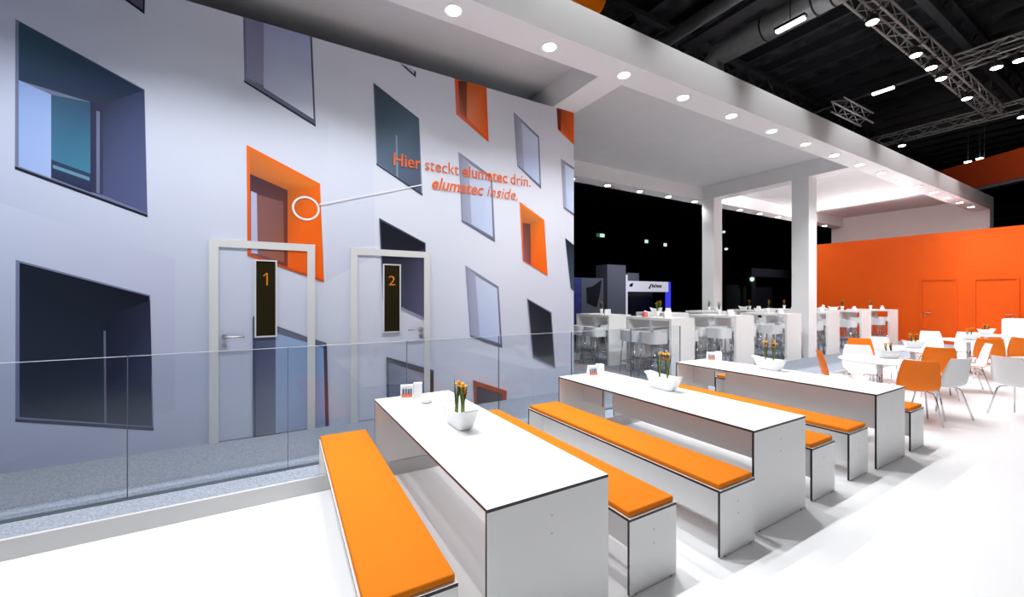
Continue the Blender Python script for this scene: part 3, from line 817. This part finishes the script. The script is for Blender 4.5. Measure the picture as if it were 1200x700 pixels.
for i, nm in enumerate(('nearest', 'second', 'third', 'farthest')):
    x, y = RT_POS[i]
    boat_planter(x + (.28 if i == 0 else .05), y + (-.02 if i == 0 else .0), .74, 'white boat planter with a flower on the %s round table' % nm, 40 + i, rz=1.0, s=.9, h=.20 if i else .17)
cA, cB = make_chair('A'), make_chair('B'); first = {'A': True, 'B': True}
CHAIRS = [
 ('A', 7.62, 2.90, (.55, -.83), 'orange-backed chair seen side-on at the left of the nearest round table'),
 ('A', 8.62, 2.98, (-.86, -.50), 'white-fronted chair facing the camera behind the nearest round table'),
 ('A', 10.80, 3.40, (-.85, -.52), 'white-fronted chair facing the camera behind the second round table, right one'),
 ('B', 10.05, 3.44, (-.85, -.52), 'chair with orange inside behind the second round table, left one'),
 ('A', 7.60, 2.06, (.84, .54), 'orange-backed chair nearest the camera, back to it, at the nearest round table'),
 ('B', 8.22, 1.95, (.40, .92), 'white-backed chair with orange rim at the right of the nearest round table'),
 ('A', 9.80, 2.36, (.90, .42), 'orange-backed chair facing the second round table, behind the white-backed chair'),
 ('A', 10.95, 2.22, (-.42, .91), 'white-fronted chair seen edge-on at the right of the second round table'),
 ('A', 13.72, 3.32, (-.85, -.52), 'white-fronted chair behind the third round table, left one'),
 ('A', 14.06, 2.84, (-.97, -.22), 'white-fronted chair behind the third round table, right one'),
 ('A', 12.78, 2.32, (.94, .34), 'orange-backed chair, back to the camera, at the third round table'),
 ('A', 13.55, 1.98, (.95, .30), 'orange-backed chair at the right edge of the photo, by the third round table'),
 ('B', 9.14, 1.32, (.90, -.42), 'pale-backed chair with orange rim cut by the right photo edge'),
 ('A', 12.45, 3.12, (.35, -.94), 'orange-backed chair seen side-on between the second and third round tables'),
]
for kd, x, y, f, lb in CHAIRS:
    rz = math.atan2(f[1], f[0]) - PI/2
    c = cA if kd == 'A' else cB
    if first[kd]: c['label'] = lb; c.location = (x, y, 0); c.rotation_euler = (0, 0, rz); first[kd] = False
    else: dup(c, lb, (x, y, 0), rz)

# white counter before the orange wall
r = thing('counter', 'white rounded reception counter before the right orange door', 'counter', (0, 0, 0))
mb = MB(); mb.rbox(17.9, 1.6, 0, 18.5, 2.98, 1.08, .05, M['white'], 4); mb.build('body', r)
mb = MB(); mb.box(17.885, 1.9, .45, 17.91, 2.55, .80, M['print_light']); tag(mb.build('recessed_panel', r), 'pale grey inset panel')

# ------------------------------------------------------------------ downlights in the canopy beams
def make_downlight():
    r = thing('downlight', 'x', 'downlight', (0, 0, 0), 0, 'round downlights in the canopy beams')
    mb = MB(); mb.lathe([(.11, -.004), (.11, .0), (.085, .0), (.085, -.012), (.102, -.012)], M['white'], (0, 0, 0), 24); mb.build('trim_ring', r)
    mb = MB(); mb.lathe([(.078, -.014), (.084, -.003)], M['lens'], (0, 0, 0), 20); mb.build('lens', r)
    reg(r); return r
dl = make_downlight(); dfirst = True
def spot(name, loc, target, w, ang, blend, radius, col=(.97, .985, 1)):
    l = bpy.data.lights.new(name, 'SPOT'); l.energy = w; l.spot_size = math.radians(ang); l.spot_blend = blend; l.shadow_soft_size = radius; l.color = col
    o = bpy.data.objects.new(name, l); COL.objects.link(o); o.location = loc
    d = Vector(target) - Vector(loc); o.rotation_euler = d.to_track_quat('-Z', 'Y').to_euler()
    return o
DW = 105
n = 0
for k in range(-4, 16):
    x = 1.70 + 1.272*k; y = 4.13
    if k >= 0 and x < 21.5:
        lb = 'glowing round downlight under the front canopy beam, %s from the left' % ORD[n]; n += 1
        if dfirst: dl['label'] = lb; dl.location = (x, y, ZB); dfirst = False
        else: dup(dl, lb, (x, y, ZB))
    if x < 21.5: spot('downlight_beam', (x, y, ZB - .03), (x, y, 0), DW, 125, .7, .05)
n = 0
for k in range(-2, 16):
    x = 1.70 + 1.272*k; y = 8.46
    if x > 6.4 and x < 21.5:
        dup(dl, 'glowing round downlight under the back canopy beam, %s from the left' % ORD[n], (x, y, ZB)); n += 1
        spot('downlight_beam', (x, y, ZB - .03), (x, y, 0), DW*1.0, 125, .7, .05)

# ------------------------------------------------------------------ hall trusses with spotlights
def truss(label, a, b, s=.33, step=.4, z=7.6):
    """square lattice truss along x or y"""
    ax = 0 if abs(b[0]-a[0]) > abs(b[1]-a[1]) else 1
    mb = MB(); L = abs(b[ax]-a[ax]); lo = min(a[ax], b[ax]); c = a[1-ax]
    def pt(t, u, v):
        p = [0, 0, z + v]; p[ax] = lo + t; p[1-ax] = c + u; return tuple(p)
    cor = [(0, 0), (s, 0), (s, s), (0, s)]
    for u, v in cor: mb.tube([pt(0, u, v), pt(L, u, v)], .026, M['alu'], 6)
    n = int(L/step)
    for i in range(n):
        for k in range(4):
            p, q = cor[k], cor[(k+1) % 4]
            if (i + k) % 2: p, q = q, p
            mb.tube([pt(i*step, *p), pt((i+1)*step, *q)], .011, M['alu'], 5, caps=False)
    for t in [i*4.0 + 2.0 for i in range(int(L/4.0) + 1) if i*4.0 + 2.0 < L]:
        mb.tube([pt(t, s/2, s), pt(t, s/2, 12.62 - z)], .008, M['can'], 4)
    return tag(mb.build('hanging_truss'), label, 'truss', 'aluminium lighting trusses')
truss('long lattice lighting truss running along the stand above the white beam', (-6, 3.37), (20.6, 3.37))
truss('lattice lighting truss branching right from the middle of the long one', (15.2, -6), (15.2, 3.33))
truss('lattice lighting truss across the far end of the long one', (20.7, -6), (20.7, 8.5), z=7.7)
truss('short lattice truss hanging above the far part of the white beam', (15.4, 5.75), (17.6, 5.75))
def make_lamp():
    r = thing('stage_spotlight', 'x', 'stage spotlight', (0, 0, 0), 0, 'stage spotlights on the trusses')
    mb = MB(); mb.lathe([(.09, .0), (.115, .03), (.10, .13), (.05, .17)], M['can'], (0, 0, -.20), 16); mb.build('housing', r)
    mb = MB(); mb.lathe([(.095, -.006), (.105, .012)], M['spotlens'], (0, 0, -.20), 16); mb.build('lens', r)
    mb = MB(); mb.tube([(.12, 0, -.12), (.12, 0, -.02), (-.12, 0, -.02), (-.12, 0, -.12)], .010, M['can'], 6); mb.tube([(0, 0, -.02), (0, 0, .02)], .013, M['can'], 6); mb.tube([(-.13, -.22, .018), (.13, .24, .018)], .012, M['can'], 6); mb.build('yoke', r)
    reg(r); return r
lp = make_lamp(); lfirst = True
LW = 520
LAMPS = [(10.67, 3.50, 'stage spotlight on the long truss, first one in view from the left'), (13.0, 3.46, 'stage spotlight on the long truss, second one in view from the left'),
         (14.05, 3.46, 'stage spotlight on the long truss just left of the branching truss'), (14.97, 3.50, 'bright stage spotlight where the branching truss meets the long one'),
         (17.09, 3.48, 'stage spotlight on the long truss right of the branching truss'), (15.42, 2.28, 'bright stage spotlight under the branching truss, cut by the right edge'),
         (15.42, 2.64, 'stage spotlight just below the branching truss'), (20.7, 3.0, 'stage spotlight by the truss at the far end'),
         (20.7, 5.9, 'small stage spotlight just over the top edge of the white beam')]
for i, (x, y, lb) in enumerate(LAMPS):
    z = 7.543 if i < 7 else 7.643
    if lfirst: lp['label'] = lb; lp.location = (x, y, z); lfirst = False
    else: dup(lp, lb, (x, y, z))
for x in (-3.1, -0.95, 1.20, 3.35, 5.50, 7.9, 10.82, 13.2, 15.2, 17.33):
    spot('truss_spot', (x, 3.60, 7.33), (x, 2.7, 0), LW, 66, .6, .035)
for x in (-7, -4, -1, 2.5, 6, 10, 14):  # off-frame fill added to light the faces turned to the camera
    spot('added_front_fill', (x, -4.5, 7.5), (x + 5.5, 1.6, .6), 220, 70, .7, .5)
for x in (1.5, 4.5, 7.5, 10.5, 13.5):  # more added fill from out of view, aimed at the bar tables
    spot('added_front_fill', (x, -4.5, 7.5), (x + 3.2, 5.6, .8), 800, 28, .6, .3)
# added uplighters hidden behind the column cross beam to brighten the canopy ceiling
for i, y in enumerate((4.9, 6.3, 7.6)):
    r = thing('added_uplighter', 'added unseen uplighter behind the column cross beam, %s from the glass' % ORD[i], 'uplighter', (12.40, y, 4.95), 0, 'added uplighters on the cross beam')
    mb = MB(); mb.lathe([(.03, -.10), (.05, -.08), (.06, .02), (.052, .02), (.03, -.05)], M['white'], (.09, 0, 0), 16); mb.tube([(0, 0, -.08), (.09, 0, -.08)], .012, M['white'], 8); mb.build('lamp_cup', r)
    spot('added_uplight', (12.52, y, 4.98), (15.0, y, 5.35), 150, 150, .9, .04)
for y in (-2, 1.5, 5.5, 8): spot('wall_spot', (15.3, y, 7.2), (19.3, y - .2, 1.4), 900, 70, .6, .15)

# extra uplighters added out of view behind the orange wall, lifting the far ceiling
for i, y in enumerate((5.6, 6.6, 7.5)):
    r = thing('added_uplighter', 'added unseen uplighter clamped behind the top of the orange wall, %s from the right' % ORD[i], 'uplighter', (19.57, y, 3.765), 0, 'added uplighters on the orange wall')
    mb = MB(); mb.lathe([(.03, 0), (.05, .02), (.055, .075), (.045, .075), (.03, .03)], M['white'], (0, 0, 0), 16); mb.box(-.07, -.02, .01, -.03, .02, .04, M['white']); mb.build('lamp_cup', r)
    spot('added_uplight', (19.57, y, 3.87), (12.5, y, 6.0), 190, 150, 1.0, .05)

# ducts and tube lamps in the hall roof
mb = MB(); mb.tube([(12.55, -12, 9.6), (12.55, 8.0, 9.6), (12.55, 8.3, 9.35), (12.55, 8.35, 5.9)], .36, M['duct'], 20)
for y in (-8, -4, 0, 4, 7): mb.tube([(12.55, y, 9.9), (12.55, y, 12.62)], .012, M['can'], 5)
d = mb.build('hanging_duct'); tag(d, 'grey round air duct under the hall roof, bending down behind the canopy', 'duct')
for y in (3.2, 4.9, 5.3, 6.6):
    mb = MB(); mb.tube([(12.55, y - .02, 9.6), (12.55, y + .02, 9.6)], .375, M['can'], 20); mb.build('duct_clamp', d)
mb = MB(); mb.tube([(10.9, -12, 9.9), (10.9, 9.5, 9.9)], .20, M['duct'], 12)
for y in (-8, -3, 2, 7): mb.tube([(10.9, y, 10.05), (10.9, y, 12.62)], .012, M['can'], 5)
tag(mb.build('hanging_pipe'), 'slimmer grey pipe running beside the round air duct', 'pipe')
mb = MB()
for k in range(3): mb.box(11.35 + k*.22, -12, 9.75, 11.40 + k*.22, 8.6, 9.85, M['purlin'])
for y in (-8, -3, 2, 7): mb.tube([(11.6, y, 9.8), (11.6, y, 12.62)], .010, M['can'], 5)
mb.box(11.35, -12, 9.74, 11.84, 8.6, 9.75, M['purlin'])
tag(mb.build('hanging_cable_tray'), 'dark cable tray between the pipe and the round air duct', 'cable tray')
for x, y0, y1, lb in ((12.05, 5.35, 6.05, 'lit tube lamp beside the grey air duct'), (18.74, 5.55, 6.15, 'lit tube lamp between the trusses above the white beam')):
    r = thing('hanging_tube_lamp', lb, 'tube lamp', (0, 0, 0), 0)
    mb = MB(); mb.rbox(x - .07, y0, 8.98, x + .07, y1, 9.05, .02, M['tube'], 2); mb.build('diffuser', r)
    mb = MB(); mb.box(x - .08, y0 - .03, 9.05, x + .08, y1 + .03, 9.12, M['can']); mb.tube([(x, (y0+y1)/2, 9.1), (x, (y0+y1)/2, 12.62)], .012, M['can'], 5); mb.build('housing', r)
mb = MB(); mb.tube([(18.9, -6, 9.15), (18.9, 9.4, 9.15)], .05, M['purlin'], 8)
for y in (-4, 1, 6): mb.tube([(18.9, y, 9.15), (18.9, y, 12.62)], .010, M['can'], 5)
tag(mb.build('hanging_conduit'), 'thin dark conduit behind the far tube lamp', 'conduit')

# orange disc sign on the canopy
r = thing('disc_sign', 'round orange sign standing on top of the white front beam', 'sign', (3.60, 4.62, ZT))
mb = MB(); n = 48; R_, zc = .74, 1.06
for y0, y1, rr0, rr1 in ((-.10, -.07, R_ - .03, R_), (-.07, .07, R_, R_), (.07, .10, R_, R_ - .03)):
    for k in range(n):
        a, b = 2*PI*k/n, 2*PI*(k+1)/n
        mb.face([(rr0*math.cos(a), y0, zc + rr0*math.sin(a)), (rr0*math.cos(b), y0, zc + rr0*math.sin(b)), (rr1*math.cos(b), y1, zc + rr1*math.sin(b)), (rr1*math.cos(a), y1, zc + rr1*math.sin(a))], M['orange'], True)
for y, rv in ((-.10, False), (.10, True)):
    p = [((R_ - .03)*math.cos(2*PI*k/n), y, zc + (R_ - .03)*math.sin(2*PI*k/n)) for k in range(n)]
    mb.face(p[::-1] if rv else p, M['orange'])
mb.build('disc', r)
mb = MB(); mb.box(-.06, -.06, 0, .06, .06, .40, M['white']); mb.build('post', r)

# hanging orange banner far right, dark cladding below it
r = thing('hanging_banner', 'long orange banner hanging beyond the canopy beam at the right', 'banner', (0, 0, 0))
p1, p2 = Vector((32.6, 10.0, 0)), Vector((28.0, 1.2, 0)); dv = (p2 - p1).normalized(); nv = Vector((-dv.y, dv.x, 0)) * .25
def prism(mb, z0, z1, m, e=0.0):
    q = [p1 - dv*e - nv*(1+e), p2 + dv*e - nv*(1+e), p2 + dv*e + nv*(1+e), p1 - dv*e + nv*(1+e)]
    lo = [(v.x, v.y, z0) for v in q]; hi = [(v.x, v.y, z1) for v in q]
    mb.face(lo[::-1], m); mb.face(hi, m)
    for k in range(4): mb.face([lo[k], lo[(k+1) % 4], hi[(k+1) % 4], hi[k]], m)
mb = MB(); prism(mb, 7.12, 8.46, M['banner']); mb.build('face', r)
mb = MB(); prism(mb, 6.96, 7.10, M['stand_grey'], .05); mb.build('lower_rail', r)
mb = MB()
for t in (1.0, 5.0, 9.0):
    p = p1 + dv*t; mb.tube([(p.x, p.y, 8.46), (p.x, p.y, 12.62)], .015, M['can'], 5)
mb.build('hanging_wire', r)
for i, t in enumerate((4.3, 4.8)):
    p = p1 + dv*t
    mb = MB(); mb.rbox(p.x - .12, p.y - .12, 8.52, p.x + .12, p.y + .12, 8.60, .03, M['tube'], 2); mb.tube([(p.x, p.y, 8.7), (p.x, p.y, 12.62)], .01, M['can'], 5)
    tag(mb.build('hanging_floodlight'), 'small white floodlight above the orange banner, %s one' % ('left', 'right')[i], 'floodlight')
spot('banner_spot', (24.5, 3.5, 9.2), (30.4, 5.8, 7.7), 260, 90, .8, .2, (1, .9, .8))
mb = MB(); mb.box(33.4, -4, 0, 33.8, 12, 6.6, M['stage_blue'])
for z in (4.6, 5.2, 5.8): mb.box(33.36, -4, z, 33.4, 12, z + .06, M['stand_grey'])
tag(mb.build('clad_booth'), 'dark blue clad booth wall below the orange banner', 'booth')

# ------------------------------------------------------------------ stands at the back of the hall
FZ = -.055
r = thing('exhibit_stand', 'grey exhibition stand with a tall pillar, far back left of the white fascia booth', 'stand', (0, 22, FZ))
mb = MB(); mb.box(20.95, 0, 0, 22.8, 1.2, 4.1, M['stand_grey']); mb.build('tower', r)
mb = MB(); mb.box(18.7, .4, 0, 20.95, .6, 3.1, M['stand_grey']); mb.build('side_panel', r)
mb = MB()
pts = [(19.3, 2.4), (19.9, 2.5), (20.75, 3.0), (20.6, 2.0), (20.3, 1.0), (19.9, 1.1), (19.4, 1.3)]
mb.face([(x, .385, z) for x, z in pts], M['logo']); tag(mb.build('graphic', r), 'black graphic on the grey panel')
mb = MB(); mb.box(17.2, .3, .0, 18.8, .5, 3.1, M['stand_blue']); tag(mb.build('blue_panel', r), 'blue printed panel')
r = thing('fascia_booth', 'white fascia booth with a dark logo, far back between wall and column', 'booth', (0, 22, FZ))
mb = MB(); mb.box(23.0, 0, 2.15, 27.55, .3, 2.95, M['fascia']); mb.build('fascia', r)
mb = MB(); mb.box(22.83, 0, 0, 23.0, .3, 3.4, M['fascia']); mb.build('post', r)
mb = MB(); mb.box(27.55, 0, 0, 27.85, .3, 2.95, M['bluelight']); tag(mb.build('post', r), 'blue lit post')
mb = MB(); mb.box(22.85, 1.5, 0, 24.3, 1.7, 2.6, M['stand_grey']); mb.box(23.0, 0, 2.95, 24.2, .3, 3.55, M['stand_grey']); mb.build('back_panel', r)
mb = MB(); mb.box(24.3, 1.8, 0, 27.8, 2.0, 2.9, M['stand_dark']); mb.build('dark_panel', r)
mb = MB(); y = -.012
mb.face([(25.2, y, 2.42), (25.38, y, 2.36), (25.48, y, 2.52), (25.62, y, 2.78), (25.42, y, 2.70), (25.34, y, 2.56)], M['logo'])
px = 25.62
for w, h in ((.12, .26), (.14, .2), (.07, .28), (.07, .26), (.15, .2), (.15, .2), (.12, .2)):
    mb.box(px, y, 2.48, px + w, 0, 2.48 + h, M['logo']); px += w + .05
mb.face([(23.1, y, 2.55), (23.45, y, 2.5), (23.6, y, 2.8), (23.3, y, 2.75)], M['logo']); mb.build('logo', r)
r = thing('dark_stand', 'dark exhibition stand with an arched portal, far back between the two columns', 'stand', (0, 22, FZ))
mb = MB(); mb.box(39.4, 0, 3.7, 48, .5, 4.5, M['stand_dark']); mb.box(39.4, 0, 0, 40.1, .5, 3.7, M['stand_dark']); mb.build('portal', r)
mb = MB(); mb.box(36.6, .8, 0, 39.2, 1, 2.9, M['stand_dark']); mb.box(40.6, 1.5, 0, 46, 1.7, 3.0, M['stand_dark']); mb.build('rear_panel', r)
mb = MB(); mb.lathe([(.05, 0), (.18, .12), (.18, .35), (.05, .42)], M['exit'], (39.3, -.1, 3.2), 12); tag(mb.build('wall_lamp', r), 'pale wall lamp')
for i, (px, py, w) in enumerate(((706, 276, .55), (758, 283, .42), (780, 287, .42))):
    x, z = on_y(px, py, 30)
    mb = MB(); mb.box(x - w/2, 30, z - .16, x + w/2, 30.1, z + .16, M['exit'])
    if i == 0: mb.box(x - w/2 - .42, 30, z - .16, x - w/2 - .04, 30.1, z + .16, M['exit_green'])
    mb.tube([(x, 30.05, z + .16), (x, 30.05, 12.62)], .02, M['can'], 5)
    tag(mb.build('exit_sign'), ('pale green emergency sign in two halves, far back left' , 'small pale emergency sign far back, middle one of three', 'small pale emergency sign far back, nearest the column')[i], 'sign')
for i, (px, py) in enumerate(((851, 292), (848, 272))):
    x, z = on_y(px, py, 30)
    mb = MB(); mb.lathe([(.05, 0), (.2, .08), (.2, .24), (.05, .3)], M['exit'], (x, 30, z - .15), 12); mb.tube([(x, 30, z + .1), (x, 30, 12.62)], .02, M['can'], 5)
    tag(mb.build('pendant_lamp'), 'small round white hall lamp right of the back column, %s of two' % ('lower', 'upper')[i], 'lamp')
for x, w in ((20, 600), (25.5, 420), (42, 260)):  # lamps added to brighten the dim stands at the back
    spot('added_stand_fill', (x, 17.5, 6.5), (x, 22.3, 1.6), w, 95, .8, .2, (.85, .88, 1))

# ------------------------------------------------------------------ world and colour management
w = bpy.data.worlds.new('world'); scn.world = w; w.use_nodes = True
w.node_tree.nodes['Background'].inputs[0].default_value = (.02, .02, .025, 1)
scn.view_settings.view_transform = 'Standard'; scn.view_settings.look = 'None'
scn.view_settings.gamma = 1.0; scn.view_settings.use_curve_mapping = False
scn.view_settings.exposure = 0.28
scn.cycles.max_bounces = 10; scn.cycles.diffuse_bounces = 5; scn.cycles.glossy_bounces = 4; scn.cycles.transparent_max_bounces = 16
scn.cycles.caustics_reflective = False; scn.cycles.caustics_refractive = False
scn.cycles.use_denoising = True
